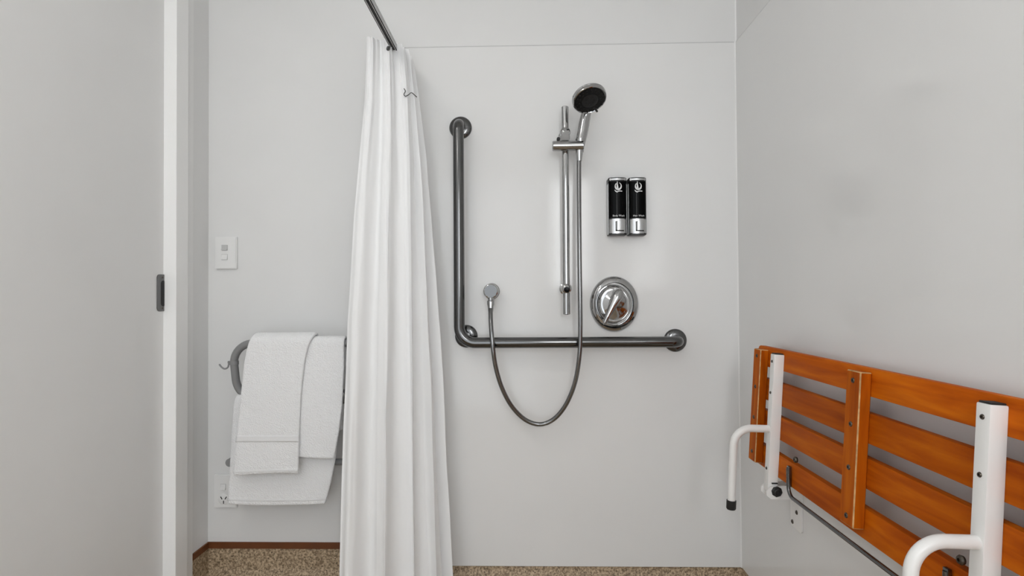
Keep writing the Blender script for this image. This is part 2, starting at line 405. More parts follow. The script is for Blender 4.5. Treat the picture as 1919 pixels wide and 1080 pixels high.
for y0, y1, first in ((1.571, 1.597, True), (0.850, 0.877, False)):
    p = obj('seat_post', sbox(y0, y1, 0.458, 0.8345, 0.0, 0.0275, 0.003, 2), 'powder', seat)
    obj('end_cap', sbox(y0+0.002, y1-0.002, 0.8335, 0.8372, 0.002, 0.0255, 0.001, 1), 'rubber', p)
    for z in (0.814, 0.728, 0.520):
        screw(SP((y0+y1)/2, z, 0.0275), sout, 0.0042, p)
    ym = (y0+y1)/2
    s0 = SP(ym, 0.628, 0.024); 
    path = fillet([s0, s0+Vector((-0.098, 0, 0.003)), s0+Vector((-0.108, 0, -0.200))], 0.052, 12)
    lg = obj('leg', tube(path, 0.0104, 18), 'powder', seat)
    e = path[-1]; dn = (path[-1]-path[-2]).normalized()
    obj('rubber_foot', lathe(e-dn*0.004, dn, [(0.0104, 0), (0.0128, 0.0), (0.0128, 0.022), (0.011, 0.025), (0, 0.025)], 20), 'rubber', lg)
    # wall plate, lugs, pivot bolt
    yp = y0-0.006
    poly = rrect(0.064, 0.150, 0.008, 4)
    wp = obj('wall_plate', prism(poly, (XR-0.0005, yp+0.032, 0.424), UY, UZ, (-0.0045, 0, 0)), 'powder', seat, angle=0.5)
    for yy, zz in ((yp+0.027, 0.397), (yp+0.053, 0.362), (yp+0.027, 0.470)):
        screw(Vector((XR-0.005, yy, zz)), (-1, 0, 0), 0.0062, wp)
    lx0 = 0.652
    for yl in (y0-0.0065, y1+0.0025):
        t = prism([(XR-0.004, 0.443), (lx0+0.012, 0.443), (lx0, 0.453), (lx0, 0.465), (lx0+0.012, 0.477), (XR-0.004, 0.481)], (0, yl, 0), UX, UZ, (0, 0.004, 0))
        obj('hinge_lug', t, 'powder', wp, smooth=False)
    bp = Vector((0.679, y0-0.0065, 0.464))
    obj('pivot_bolt', lathe(bp, (0, -1, 0), [(0.0145, 0), (0.0145, 0.003), (0.011, 0.005), (0.011, 0.0095), (0.008, 0.011), (0.006, 0.008), (0, 0.008)], 8), 'rubber', wp, smooth=False)
    obj('stop_lip', box((0.668, y0-0.004, 0.483), (0.684, y0+0.010, 0.486), 0.0006, 1), 'rubber', wp, smooth=False)
# steel rod linking both hinges under the seat
xr_ = 0.681
rp = fillet([(xr_, 1.499, 0.548), (xr_, 1.499, 0.477), (xr_, 0.945, 0.477), (xr_, 0.945, 0.548)], 0.024, 8)
rod = obj('support_rod', tube(rp, 0.0048, 14), 'rodsteel', seat)
for yy in (1.499, 0.945):
    obj('flattened_end', box((xr_-0.001, yy-0.006, 0.500), (xr_+0.006, yy+0.006, 0.553), 0.0012, 2), 'rodsteel', rod)
    for zz in (0.512, 0.542): screw(Vector((xr_-0.001, yy, zz)), (-1, 0, 0), 0.0036, rod)
for yy in (1.478, 0.925):
    obj('rubber_buffer', lathe(SP(yy, 0.575, -0.002), sout, [(0.007, 0), (0.008, 0.004), (0.006, 0.007), (0.003, 0.0075), (0.003, 0.004), (0, 0.004)], 14), 'screw', seat)

# ================================================================== L-shaped grab rail
YR = 1.945; rR = 0.0188
vx = P(860, 450, YR).x; hz = P(1060, 642, YR).z
ft = P(864, 240); fe = P(1265, 639.5); ft.x = vx; fe.z = hz
grab = thing('grab_rail', (vx, D, hz), 'L-shaped brushed steel grab rail screwed to the shower wall', 'grab rail')
pts = [(vx, D-0.004, ft.z), (vx, YR, ft.z), (vx, YR, hz), (fe.x, YR, hz), (fe.x, D-0.004, hz)]
obj('rail_tube', tube(fillet(pts, {1: 0.040, 2: 0.055, 3: 0.040}, 12), rR, 28), 'steel', grab)
dome = [(0.0405, 0), (0.0405, 0.003), (0.038, 0.0075), (0.032, 0.011), (0.024, 0.013), (0.0185, 0.0135)]
cc = Vector((vx+0.055*(1-0.7071), 0, hz+0.055*(1-0.7071)))
for q in (ft, fe): obj('wall_flange', lathe((q.x, D, q.z), (0, -1, 0), dome, 40), 'steel', grab)
fl = obj('wall_flange', lathe((cc.x+0.001, D, cc.z+0.002), (0, -1, 0), dome, 40), 'steel', grab)
obj('standoff', tube([(cc.x+0.001, D-0.01, cc.z+0.002), (cc.x, YR+0.004, cc.z)], 0.015, 20), 'steel', fl)

# ================================================================== shower slide rail, hand shower, hose
YS = 1.955
s1 = P(1061, 200, YS); s0 = P(1059.5, 590, YS)
bx = (s1.x+s0.x)/2
rail = thing('shower_slide_rail', (bx, D, s0.z), 'slim vertical chrome slide rail holding the hand shower', 'shower rail')
obj('rail_tube', lathe((bx, YS, s0.z), UZ, [(0.0105, 0), (0.0125, 0.002), (0.0125, s1.z-s0.z-0.002), (0.0105, s1.z-s0.z)], 24), 'chrome', rail)
def bracket(y, name):
    c = P(1061, y, YS); c.x = bx
    b = obj(name, lathe((c.x, D, c.z), (0, -1, 0), [(0.021, 0), (0.021, 0.004), (0.013, 0.008), (0.012, 0.035), (0.0165, 0.043), (0.0185, 0.055), (0.0185, 0.064), (0.0165, 0.071), (0.011, 0.0755), (0, 0.077)], 28), 'chrome', rail)
    return b
bb = bracket(541, 'wall_bracket')
obj('screw_cap', lathe(P(1060, 543, 1.9362)+Vector((bx-P(1060, 543, 1.9362).x, 0, 0)), (0, -1, 0), [(0.010, -0.002), (0.010, 0.0016), (0, 0.0022)], 18), 'blackgloss', bb)
bracket(249, 'wall_bracket')
# sliding holder: cross bar with clamp wedge and a cone for the hand shower
c0 = P(1035, 273, 1.928); c1 = P(1094, 273.5, 1.928); zc = (c0.z+c1.z)/2
hold = obj('holder', lathe((c0.x, 1.930, zc), UX, [(0, 0), (0.0150, 0), (0.0175, 0.003), (0.0175, c1.x-c0.x-0.003), (0.0150, c1.x-c0.x), (0, c1.x-c0.x)], 24), 'chrome', rail)
w0 = P(1044, 262, 1.937)
obj('clamp_lever', prism([(0, 0), (0.040, 0), (0.040, 0.032), (0.026, 0.032)], (w0.x, 1.932, w0.z-0.003), UX, UZ, (0, 0.03, 0)), 'chrome', hold, smooth=False)
kb = P(1046.5, 260.5, 1.931)
obj('release_button', lathe(kb, (0, -1, 0), [(0.006, -0.01), (0.006, 0.002), (0.004, 0.004), (0, 0.004)], 14), 'rubber', hold)
hs_b = P(1087, 272, 1.934)
obj('cradle', lathe(hs_b+Vector((0, 0, -0.026)), (0.02, -0.01, 1), [(0.0095, 0), (0.0125, 0.002), (0.0135, 0.026), (0.0165, 0.046), (0.0145, 0.046), (0.0125, 0.02)], 24), 'chrome', hold)
# hand shower (lifts out of the cradle)
hc = P(1105, 187, 1.862)
v = (Vector((0, 0, H))-hc).normalized(); r_ = UZ.cross(v).normalized(); u_ = v.cross(r_).normalized()
ang = math.radians(45); wdir = (r_*0.33-u_*0.944).normalized()
n = (v*math.cos(ang)+wdir*math.sin(ang)).normalized()
hand = thing('hand_shower', hs_b, 'round chrome hand shower with black spray face in the slide rail cradle', 'hand shower')
R_ = 0.0575
hd = obj('shower_head', lathe(hc-n*0.026, n, [(0, -0.006), (0.020, -0.005), (0.038, 0.001), (0.050, 0.008), (R_*0.985, 0.013), (R_, 0.016), (R_*0.975, 0.0185), (R_, 0.021), (R_, 0.025), (R_*0.97, 0.029), (R_*0.93, 0.030), (R_*0.90, 0.0275), (0, 0.0275)], 48), 'chrome', hand)
face = obj('spray_face', lathe(hc-n*0.026, n, [(R_*0.88, 0.0274), (R_*0.88, 0.0288), (R_*0.5, 0.031), (0, 0.031)], 40), 'nozzle', hd)
obj('centre_disc', lathe(hc-n*0.026, n, [(R_*0.47, 0.030), (R_*0.47, 0.0325), (R_*0.40, 0.0335), (0, 0.0335)], 32), 'nozzle2', hd)
nu = n.cross(UZ).normalized(); nv = n.cross(nu)
nz = None
for ring, cnt in ((0.62, 14), (0.78, 20), (0.24, 7)):
    for k in range(cnt):
        a = 2*math.pi*k/cnt
        q = hc-n*0.026+n*(0.0305 if ring > 0.5 else 0.0335)+(nu*math.cos(a)+nv*math.sin(a))*R_*ring
        if nz is None:
            nz = obj('spray_nozzle', lathe(q, n, [(0.0021, -0.001), (0.0019, 0.0016), (0, 0.0018)], 8), 'rubber', hd); nq = q
        else:
            o = nz.copy(); C.objects.link(o); o.parent = hd; o.location = q-nq
ta = hc-n*0.006+(wdir*0.0+(r_*0.16-u_*0.99))*R_*0.985
tdir = (r_*0.5-u_*0.8).normalized()
tl = P(1119, 209, 1.85)
obj('spray_selector_tab', tube([P(1114, 202, 1.862), tl], [0.004, 0.0034], 10), 'rubber', hd)
hp = [hs_b+Vector((-0.002, 0, -0.012)), P(1090.5, 255, 1.936), P(1094, 235, 1.937), P(1098, 215, 1.934), P(1103, 196, 1.920)]
hp = spline(hp, 8); nh = len(hp)
obj('handle', tube(hp, [0.0118+0.0068*math.sin(math.pi*min(1, 0.15+0.75*i/nh))**1.2 for i in range(nh)], 24), 'chrome', hand)
# hose
hpx = [(1085.5, 291, 1.933), (1085, 320, 1.932), (1085.3, 400, 1.922), (1086, 480, 1.912), (1087, 560, 1.905), (1087.5, 620, 1.903), (1086, 665, 1.904), (1078, 715, 1.918), (1062, 756, 1.935), (1040, 784, 1.95), (1014, 795.5, 1.955), (986, 788, 1.952), (960, 763, 1.94), (941, 728, 1.925), (929, 688, 1.912), (923.5, 650, 1.905), (920.5, 615, 1.915), (919.5, 590, 1.935), (919.5, 577, 1.95)]
hpts = spline([P(*q) for q in hpx], 8)
# resample evenly and rib
acc = [0]
for a, b in zip(hpts, hpts[1:]): acc.append(acc[-1]+(b-a).length)
N = int(acc[-1]/0.0022); rs = []; j = 0
for i in range(N+1):
    s = acc[-1]*i/N
    while j < len(acc)-2 and acc[j+1] < s: j += 1
    rs.append(hpts[j].lerp(hpts[j+1], (s-acc[j])/max(1e-9, acc[j+1]-acc[j])))
hose = thing('shower_hose', hpts[-1], 'looped chrome shower hose hanging across the grab rail', 'hose')
obj('hose_tube', tube(rs, [0.0080 if i % 2 else 0.0074 for i in range(N+1)], 14), 'hose', hose)
obj('top_nut', tube([hpts[0]+Vector((0, 0, 0.022)), hpts[0]+Vector((0, 0, 0.004)), hpts[0]-Vector((0, 0, 0.004)), hpts[0]-Vector((0, 0, 0.02))], [0.0125, 0.0125, 0.011, 0.009], 18), 'chrome', hose)
# wall elbow
ec = P(919.5, 546, 1.955); ew = Vector((ec.x, D, ec.z))
el = thing('hose_elbow', ew, 'small round chrome wall outlet feeding the shower hose', 'wall outlet')
obj('outlet_body', lathe(ew, (0, -1, 0), [(0.029, 0), (0.029, 0.004), (0.026, 0.007), (0.0245, 0.012), (0.0255, 0.04), (0.0265, 0.052), (0.0255, 0.058), (0.022, 0.0605), (0, 0.0612)], 36), 'chrome', el)
obj('front_disc', lathe(ew+Vector((0, -0.0605, 0)), (0, -1, 0), [(0.0215, -0.001), (0.0215, 0.0012), (0, 0.0016)], 30), 'steel', el)
obj('outlet_nipple', tube([ec+Vector((0, 0, -0.022)), ec+Vector((0, 0, -0.032)), ec+Vector((0, 0, -0.034)), ec+Vector((0, 0, -0.046)), hpts[-1]+Vector((0, 0, 0.004)), hpts[-1]-Vector((0, 0, 0.014))], [0.0095, 0.0095, 0.013, 0.013, 0.0105, 0.0088], 18), 'chrome', el)

# ================================================================== mixer
mc = P(1150.5, 570); mw = (P(1196, 570)-P(1105, 570)).length/2; mh = (P(1150, 518)-P(1150, 622)).length/2
mix = thing('shower_mixer', mc, 'oval chrome shower mixer with lever handle on the wall', 'shower mixer')
obj('cover_plate', lathe(mc, (0, -1, 0), [(1.0, 0), (1.0, 0.003), (0.985, 0.008), (0.93, 0.014), (0.84, 0.018), (0.78, 0.0195), (0.765, 0.017), (0.76, 0.003), (0.68, 0.003)], 64, sx=(1, 0, 0), scale=(mw, mh)), 'chrome', mix)
obj('inner_dome', lathe(mc+Vector((-0.003, 0, 0.0)), (0, -1, 0), [(0.68, 0.003), (0.69, 0.022), (0.66, 0.030), (0.61, 0.034), (0.55, 0.0335), (0.45, 0.036), (0.30, 0.043), (0.15, 0.047), (0, 0.048)], 56, sx=(1, 0, 0), scale=(mw, mh)), 'chrome', mix)
l0 = P(1160, 549, D-0.055); l1 = P(1132, 607, D-0.075)
ldir = (l1-l0).normalized(); lside = ldir.cross(UY).normalized(); lo_ = lside.cross(ldir).normalized()
bm = bmesh.new(); rings = []
LP = [(-0.10, 0.004, 0.006), (-0.06, 0.016, 0.015), (0.05, 0.022, 0.020), (0.2, 0.020, 0.019), (0.45, 0.0145, 0.014), (0.75, 0.0095, 0.010), (0.95, 0.007, 0.0075), (1.02, 0.003, 0.003)]
Ln = (l1-l0).length
for t_, hw_, hh_ in LP:
    c = l0+ldir*Ln*t_
    rings.append([bm.verts.new(c+lside*hw_*math.cos(a)+lo_*hh_*math.sin(a)) for a in [2*math.pi*k/20 for k in range(20)]])
for a, b in zip(rings, rings[1:]):
    for k in range(20): bm.faces.new((a[k], a[(k+1) % 20], b[(k+1) % 20], b[k]))
bm.faces.new(rings[0]); bm.faces.new(rings[-1][::-1])
lv = obj('lever', bm, 'chrome', mix)
obj('lever_hub', lathe(mc+Vector((0.008, 0, 0.012)), (0, -1, 0), [(0.026, 0.038), (0.0255, 0.050), (0.021, 0.060), (0.010, 0.066), (0, 0.067)], 32), 'chrome', mix)

# ================================================================== soap dispensers
def text_mesh(s, size):
    cu = bpy.data.curves.new('t', 'FONT'); cu.body = s; cu.size = size; cu.align_x = 'CENTER'; cu.extrude = 0.0
    o = bpy.data.objects.new('t', cu); C.objects.link(o)
    bpy.context.view_layer.update()
    me = bpy.data.meshes.new_from_object(o.evaluated_get(bpy.context.evaluated_depsgraph_get()))
    bpy.data.objects.remove(o); bpy.data.curves.remove(cu); return me
def dispenser(xa, xb, words, label):
    a = P(xa, 333, 1.966); b = P(xb, 440, 1.966)
    cx = (a.x+b.x)/2; W = (b.x-a.x)*0.985; z1, z0 = a.z, b.z; Hh = z1-z0
    t = thing('soap_dispenser', (cx, D, z0), label, 'soap dispenser', 'soap dispensers on the shower wall')
    def front(x, y0=0.046, bulge=0.008): return D-y0-bulge*(1-(2*x/W)**2)
    def shell(zlo, zhi, wf=1.0, dy=0.0, back=0.0, m='blackbody', name='body', r=0.004, parent=t, x0=-0.5, x1=0.5):
        n_ = 14; poly = []
        for k in range(n_+1):
            x = (x0+(x1-x0)*k/n_)*W*wf; e_ = 0.004*(abs(2*k/n_-1)**10) if wf > .9 else 0
            poly.append((cx+x, front(x)-dy+e_))
        poly += [(cx+x1*W*wf, D-back), (cx+x0*W*wf, D-back)]
        bm = prism([(p[0], p[1]) for p in poly], (0, 0, zlo), UX, UY, (0, 0, zhi-zlo))
        bmesh.ops.recalc_face_normals(bm, faces=bm.faces)
        es = [e for e in bm.edges if abs((e.verts[0].co-e.verts[1].co).z) < 1e-6]
        bmesh.ops.bevel(bm, geom=es, offset=r*0.4, segments=2, affect='EDGES')
        return obj(name, bm, m, parent, angle=0.7)
    body = shell(z0, z1, 1.0, m='blackbody')
    shell(z0+Hh*0.285, z1-Hh*0.062, 0.985, 0.0012, 0.03, 'blackgloss', 'front_panel')
    shell(z1-Hh*0.056, z1-Hh*0.012, 0.90, 0.0014, 0.03, 'silver', 'top_cap')
    chin = shell(z0+Hh*0.02, z0+Hh*0.278, 0.93, 0.0018, 0.03, 'silver', 'lower_cover')
    shell(z0+Hh*0.055, z0+Hh*0.235, 0.93, 0.0024, 0.035, 'blackgloss', 'button_recess', parent=chin, x0=-0.22, x1=0.40, r=0.002)
    shell(z0+Hh*0.075, z0+Hh*0.235, 0.93, 0.0085, 0.035, 'silver', 'push_button', parent=chin, x0=-0.14, x1=0.44, r=0.004)
    # side frames left and right
    for s in (-1, 1):
        obj('side_frame', box((cx+s*W*0.5-0.0012, D-0.042, z0+Hh*0.012), (cx+s*W*0.5+0.0012, D-0.002, z1-Hh*0.10), 0.0008, 1), 'silver', t, smooth=False)
    # printed emblem: ring over a curved stroke, caption below
    yf = D-0.046-0.008-0.0016
    ez = z0+Hh*0.845; ex = cx+0.001
    bm = bmesh.new()
    def strip(pl, wl):
        vs = []
        for i, p in enumerate(pl):
            q0 = Vector(pl[max(0, i-1)]); q1 = Vector(pl[min(len(pl)-1, i+1)]); d = (q1-q0).normalized(); nn = Vector((-d.y, d.x))
            for s in (-1, 1):
                q = Vector(p)+nn*wl[i]*s; vs.append(bm.verts.new((ex+q.x, yf+0.0006-(0.0004 if abs(q.x) < .006 else 0), ez+q.y)))
        for i in range(len(pl)-1): bm.faces.new((vs[2*i], vs[2*i+1], vs[2*i+3], vs[2*i+2]))
    rr = W*0.165
    pl = [(rr*math.sin(a)*1.0, rr*math.cos(a)*1.15) for a in [math.radians(d) for d in range(20, 335, 15)]]
    strip(pl, [0.0008+0.0022*max(0, math.sin(math.pi*i/len(pl)))**1.5 for i in range(len(pl))])
    strip([(-0.003, 0.016), (-0.0035, 0.006), (-0.0025, -0.004), (-0.001, -0.010)], [0.0006, 0.002, 0.003, 0.002])
    strip([(-0.0125, -0.0135), (-0.009, -0.018), (-0.004, -0.0205), (0.0, -0.0185), (0.006, -0.0175), (0.0135, -0.018)], [0.0008, 0.0018, 0.0024, 0.0016, 0.0014, 0.0018])
    obj('emblem', bm, 'print', t, smooth=False)
    me = text_mesh(words, 0.0088); bm = bmesh.new(); bm.from_mesh(me); bpy.data.meshes.remove(me)
    tz = z0+Hh*0.315
    for v_ in bm.verts:
        x = v_.co.x+0.002; v_.co = Vector((cx+x, front(x)-0.0018, tz+v_.co.y))
    obj('caption', bm, 'print', t, smooth=False)
dispenser(1140, 1175.5, 'Body Wash', 'black wall soap dispenser with silver button, the one beside the slide rail')
dispenser(1178, 1212.5, 'Hair Wash', 'black wall soap dispenser with silver button, the one further from the slide rail')

# ================================================================== switch and socket plates
YW = D+0.005
def plate(x0, y0, x1, y1, name, label, cat):
    a = P(x0, y0, YW-0.012); b = P(x1, y1, YW-0.012); c = (a+b)/2
    t = thing(name, (c.x, YW, c.z), label, cat)
    w_, h_ = b.x-a.x, a.z-b.z
    bm = prism(rrect(w_, h_, 0.003, 3), (c.x, YW, c.z), UX, UZ, (0, -0.013, 0))
    es = [e for e in bm.edges if all(abs(v.co.y-(YW-0.013)) < 1e-6 for v in e.verts)]
    bmesh.ops.bevel(bm, geom=es, offset=0.0025, segments=2, affect='EDGES')
    obj('cover_plate', bm, 'plastic', t, angle=0.9)
    return t, c
def rocker(t, x, y, w_, h_, m, name='rocker'):
    c = P(x, y, YW-0.013); yf = YW-0.013
    fr = obj('rocker_frame', prism(rrect(w_+0.003, h_+0.003, 0.002, 3), (c.x, yf+0.0005, c.z), UX, UZ, (0, -0.001, 0)), 'greyplastic', t, smooth=False)
    bm = bmesh.new()
    pr = [(-h_/2, 0.0), (h_/2, 0), (h_/2, -0.0018), (0, -0.003), (-h_/2, -0.0055)]
    A = [bm.verts.new((c.x-w_/2, yf+p[1], c.z+p[0])) for p in pr]; B = [bm.verts.new((c.x+w_/2, yf+p[1], c.z+p[0])) for p in pr]
    for i in range(5): bm.faces.new((A[i], A[(i+1) % 5], B[(i+1) % 5], B[i]))
    bm.faces.new(A); bm.faces.new(B[::-1])
    return obj(name, bm, m, fr, smooth=False)
sw, c = plate(403, 444, 443, 504, 'light_switch', 'white two-rocker light switch on the wall near the door', 'light switch')
rocker(sw, 421, 464.5, 0.020, 0.018, 'greyplastic'); rocker(sw, 421, 482, 0.020, 0.018, 'plastic')
so, c = plate(401, 890, 443, 952, 'power_socket', 'white power socket low on the wall, half hidden by towels', 'power socket')
rocker(so, 418.5, 913, 0.017, 0.019, 'plastic')
sc_ = P(419.5, 936, YW-0.013)
ins = obj('socket_insert', lathe(sc_, (0, -1, 0), [(0.020, -0.001), (0.020, 0.0012), (0.0185, 0.0018), (0, 0.0018)], 24), 'plastic', so)
for dx, dz, a in ((-0.008, 0.005, 0.55), (0.008, 0.005, -0.55), (0, -0.010, 0)):
    u2 = Vector((math.cos(a), 0, math.sin(a))); v2 = Vector((-math.sin(a), 0, math.cos(a)))
    obj('pin_slot', prism([(-0.0016, -0.0055), (0.0016, -0.0055), (0.0016, 0.0055), (-0.0016, 0.0055)], sc_+Vector((dx, -0.0016, dz)), u2, v2, (0, -0.0008, 0)), 'hole', ins, smooth=False)

# ================================================================== towel rail
YT, YL = 1.892, 1.932
rt_ = 0.0128
TL = P(438.5, 645, YT); zt_ = P(520, 643, YT).z; zl_ = P(520, 750, YL).z; xl_ = P(438.5, 690, 1.905).x; xr2 = P(712, 690, 1.905).x
tr = thing('towel_rail', (xl_, YW, zl_), 'grey tubular towel rail with rounded loop and hook, loaded with towels', 'towel rail')
loop = [((xl_+xr2)/2, YT, zt_), (xl_, YT, zt_), (xl_, YL, zl_), (xr2, YL, zl_), (xr2, YT, zt_), ((xl_+xr2)/2, YT, zt_)]
obj('loop_tube', tube(fillet(loop, 0.075, 12), rt_, 20), 'greytube', tr)
zb_ = P(630, 866, 1.95).z
xb0 = P(431, 868, 1.95).x; xb1 = xr2
obj('lower_bar', tube([(xb0, 1.95, zb_), (xb1, 1.95, zb_)], 0.011, 18), 'greytube', tr)
for xx in (xb0+0.004, xb1-0.004):
    obj('bar_mount', tube([(xx, 1.95-0.012, zb_), (xx, 1.985, zb_), (xx, 1.9851, zb_), (xx, YW, zb_)], [0.014, 0.014, 0.020, 0.020], 20), 'greytube', tr)
for xx in (xl_+0.16, xr2-0.16):
    obj('wall_arm', tube([(xx, YL, zl_), (xx, YW-0.006, zl_), (xx, YW-0.006, zl_), (xx, YW, zl_)], [0.009, 0.009, 0.022, 0.022], 18), 'greytube', tr)
hk = P(438, 680, 1.908)
ring_c = Vector((xl_, YT+(YL-YT)*((zt_-hk.z)/(zt_-zl_)), hk.z))
h_ = obj('hook_clip', tube([ring_c+Vector((0, 0, -0.006)), ring_c+Vector((0, 0, 0.006))], rt_+0.0022, 20), 'greytube', tr)
hy = ring_c.y
hpp = [P(431, 678, hy), P(428, 678.5, hy), P(428.5, 683, hy), P(426.5, 689, hy), P(421, 691.5, hy), P(415.5, 688.5, hy), P(411, 683, hy)]
obj('wire_hook', tube(spline(hpp, 6), 0.0028, 10), 'greytube', h_)

# ================================================================== towels
def towel(name, label, rows, bar, rb, thick, back_len, seed, band=None, hang=0.0, sway=0.004):
    """rows: (pixel y, left x, right x) down the front panel; bar: (Y, Z) of the bar it hangs over"""
    Yb, Zb = bar; yf = Yb-rb-thick/2
    NX = 22; rw = []
    for (y, xl, xr) in rows: rw.append((P(xl, y, yf).z, P(xl, y, yf).x, P(xr, y, yf).x))
    def edges(z):
        if z >= rw[0][0]: return rw[0][1], rw[0][2]
        for a, b in zip(rw, rw[1:]):
            if a[0] >= z >= b[0]:
                f = (a[0]-z)/(a[0]-b[0]); return a[1]+(b[1]-a[1])*f, a[2]+(b[2]-a[2])*f
        return rw[-1][1], rw[-1][2]
    zb = rw[-1][0]; R2 = rb+thick/2; prof = []
    NF = 36
    for k in range(NF): prof.append((yf, zb+(Zb-zb)*k/NF))
    for k in range(11):
        a = math.pi*k/10; prof.append((Yb-R2*math.cos(a), Zb+R2*math.sin(a)))
    for k in range(1, 9): prof.append((Yb+R2, Zb-back_len*k/8))
    bm = bmesh.new(); g = []
    for j, (y, z) in enumerate(prof):
        l, r = edges(z); row = []
        for i in range(NX+1):
            f = i/NX; x = l+(r-l)*f
            dep = max(0, min(1, (Zb-z)/0.12)) if j < NF else 0
            o = (noise.noise(Vector((x*9+seed, z*5, seed)))*0.6+noise.noise(Vector((x*22+seed, z*9, 3))) * 0.25)*sway*dep*1.6
            y2 = y-abs(o)-hang*dep if j < NF else y
            zz = z
            if j < 6: zz = z+(1-j/6)*(0.004*math.sin(f*math.pi*1.2+seed)-0.0035*(abs(2*f-1)**6)*0)
            row.append(bm.verts.new((x, y2, zz)))
        g.append(row)
    for a, b in zip(g, g[1:]):
        for i in range(NX): bm.faces.new((a[i], a[i+1], b[i+1], b[i]))
    front = [[v.co.copy() for v in row] for row in g[:NF]]
    base = ((rw[-1][1]+rw[-1][2])/2, yf, zb)
    o = obj(name, bm, 'terry', base=base, angle=3.2)
    sd = o.modifiers.new('thickness', 'SOLIDIFY'); sd.thickness = thick; sd.offset = 0
    sb_ = o.modifiers.new('round', 'SUBSURF'); sb_.levels = 1; sb_.render_levels = 2
    tag(o, label, 'towel', 'white towels on the towel rail')
    def strip(y0, y1, nm, m, out):
        z0_, z1_ = P(500, y1, yf).z, P(500, y0, yf).z
        bm = bmesh.new(); gg = []
        for k in range(5):
            z = z0_+(z1_-z0_)*k/4; jj = (z-zb)/(Zb-zb)*NF; j0 = int(jj); fr = jj-j0
            gg.append([bm.verts.new(front[j0][i].lerp(front[j0+1][i], fr)+Vector((0, -thick/2-out, 0))) for i in range(NX+1)])
        for a, b in zip(gg, gg[1:]):
            for i in range(NX): bm.faces.new((a[i], a[i+1], b[i+1], b[i]))
        s = obj(nm, bm, m, o, base=base); s.modifiers.new('thickness', 'SOLIDIFY').thickness = 0.0016; return s
    if band:
        for y0, y1, nm, out in band: strip(y0, y1, nm, 'band', out)
    return o
towel('bath_towel', 'large white towel hung lowest, behind the two shorter towels',
      [(733, 443, 640), (760, 438, 640), (800, 435, 636), (857, 432, 630), (900, 430, 622), (932, 428, 614), (945, 428, 610)], (YL, zl_), rt_+0.001, 0.014, 0.11, 3.0, band=[(933, 937, 'hem', 0.0004)])
towel('hand_towel', 'white towel hanging beside the curtain, without a woven band',
      [(630, 552, 645.5), (700, 545, 645), (760, 545, 642), (810, 545, 636), (845, 545, 629), (858, 545, 626)], (YT, zt_), rt_+0.001, 0.010, 0.085, 8.0)
towel('hand_towel', 'white towel with woven border band, draped over the left end of the rail',
      [(622, 476, 590), (634, 469, 585), (650, 464, 578), (680, 458, 571), (740, 452, 565), (800, 446, 562), (850, 441.5, 561), (889, 438, 560)], (YT, zt_), rt_+0.013, 0.011, 0.085, 5.0,
      band=[(815, 828, 'border_band', 0.0002), (880, 884, 'hem', 0.0004)], hang=0.001)

# ================================================================== curtain track and curtain
ra = P(690, 0, 1.5); rb_ = P(737, 86, 1.82); rx = rb_.x; rz = rb_.z
trk = thing('curtain_track', (rx, D, rz), 'straight aluminium curtain track running from the shower wall', 'curtain rail')
bm = bmesh.new()
tw, th = 0.009, 0.010
box((rx-tw, YB, rz-th), (rx-tw+0.002, D, rz+th), bm=bm); box((rx+tw-0.002, YB, rz-th), (rx+tw, D, rz+th), bm=bm); box((rx-tw, YB, rz+th-0.002), (rx+tw, D, rz+th), bm=bm)
box((rx-tw, YB, rz-th), (rx-0.0045, D, rz-th+0.002), bm=bm); box((rx+0.0045, YB, rz-th), (rx+tw, D, rz-th+0.002), bm=bm)
obj('track_profile', bm, 'track', trk, smooth=False)
obj('track_channel', box((rx-tw+0.002, YB, rz-th+0.003), (rx+tw-0.002, D, rz-th+0.006)), 'hole', trk, smooth=False)
obj('wall_flange', lathe((rx, D, rz), (0, -1, 0), [(0.026, 0), (0.026, 0.004), (0.020, 0.009)], 28), 'silver', trk)

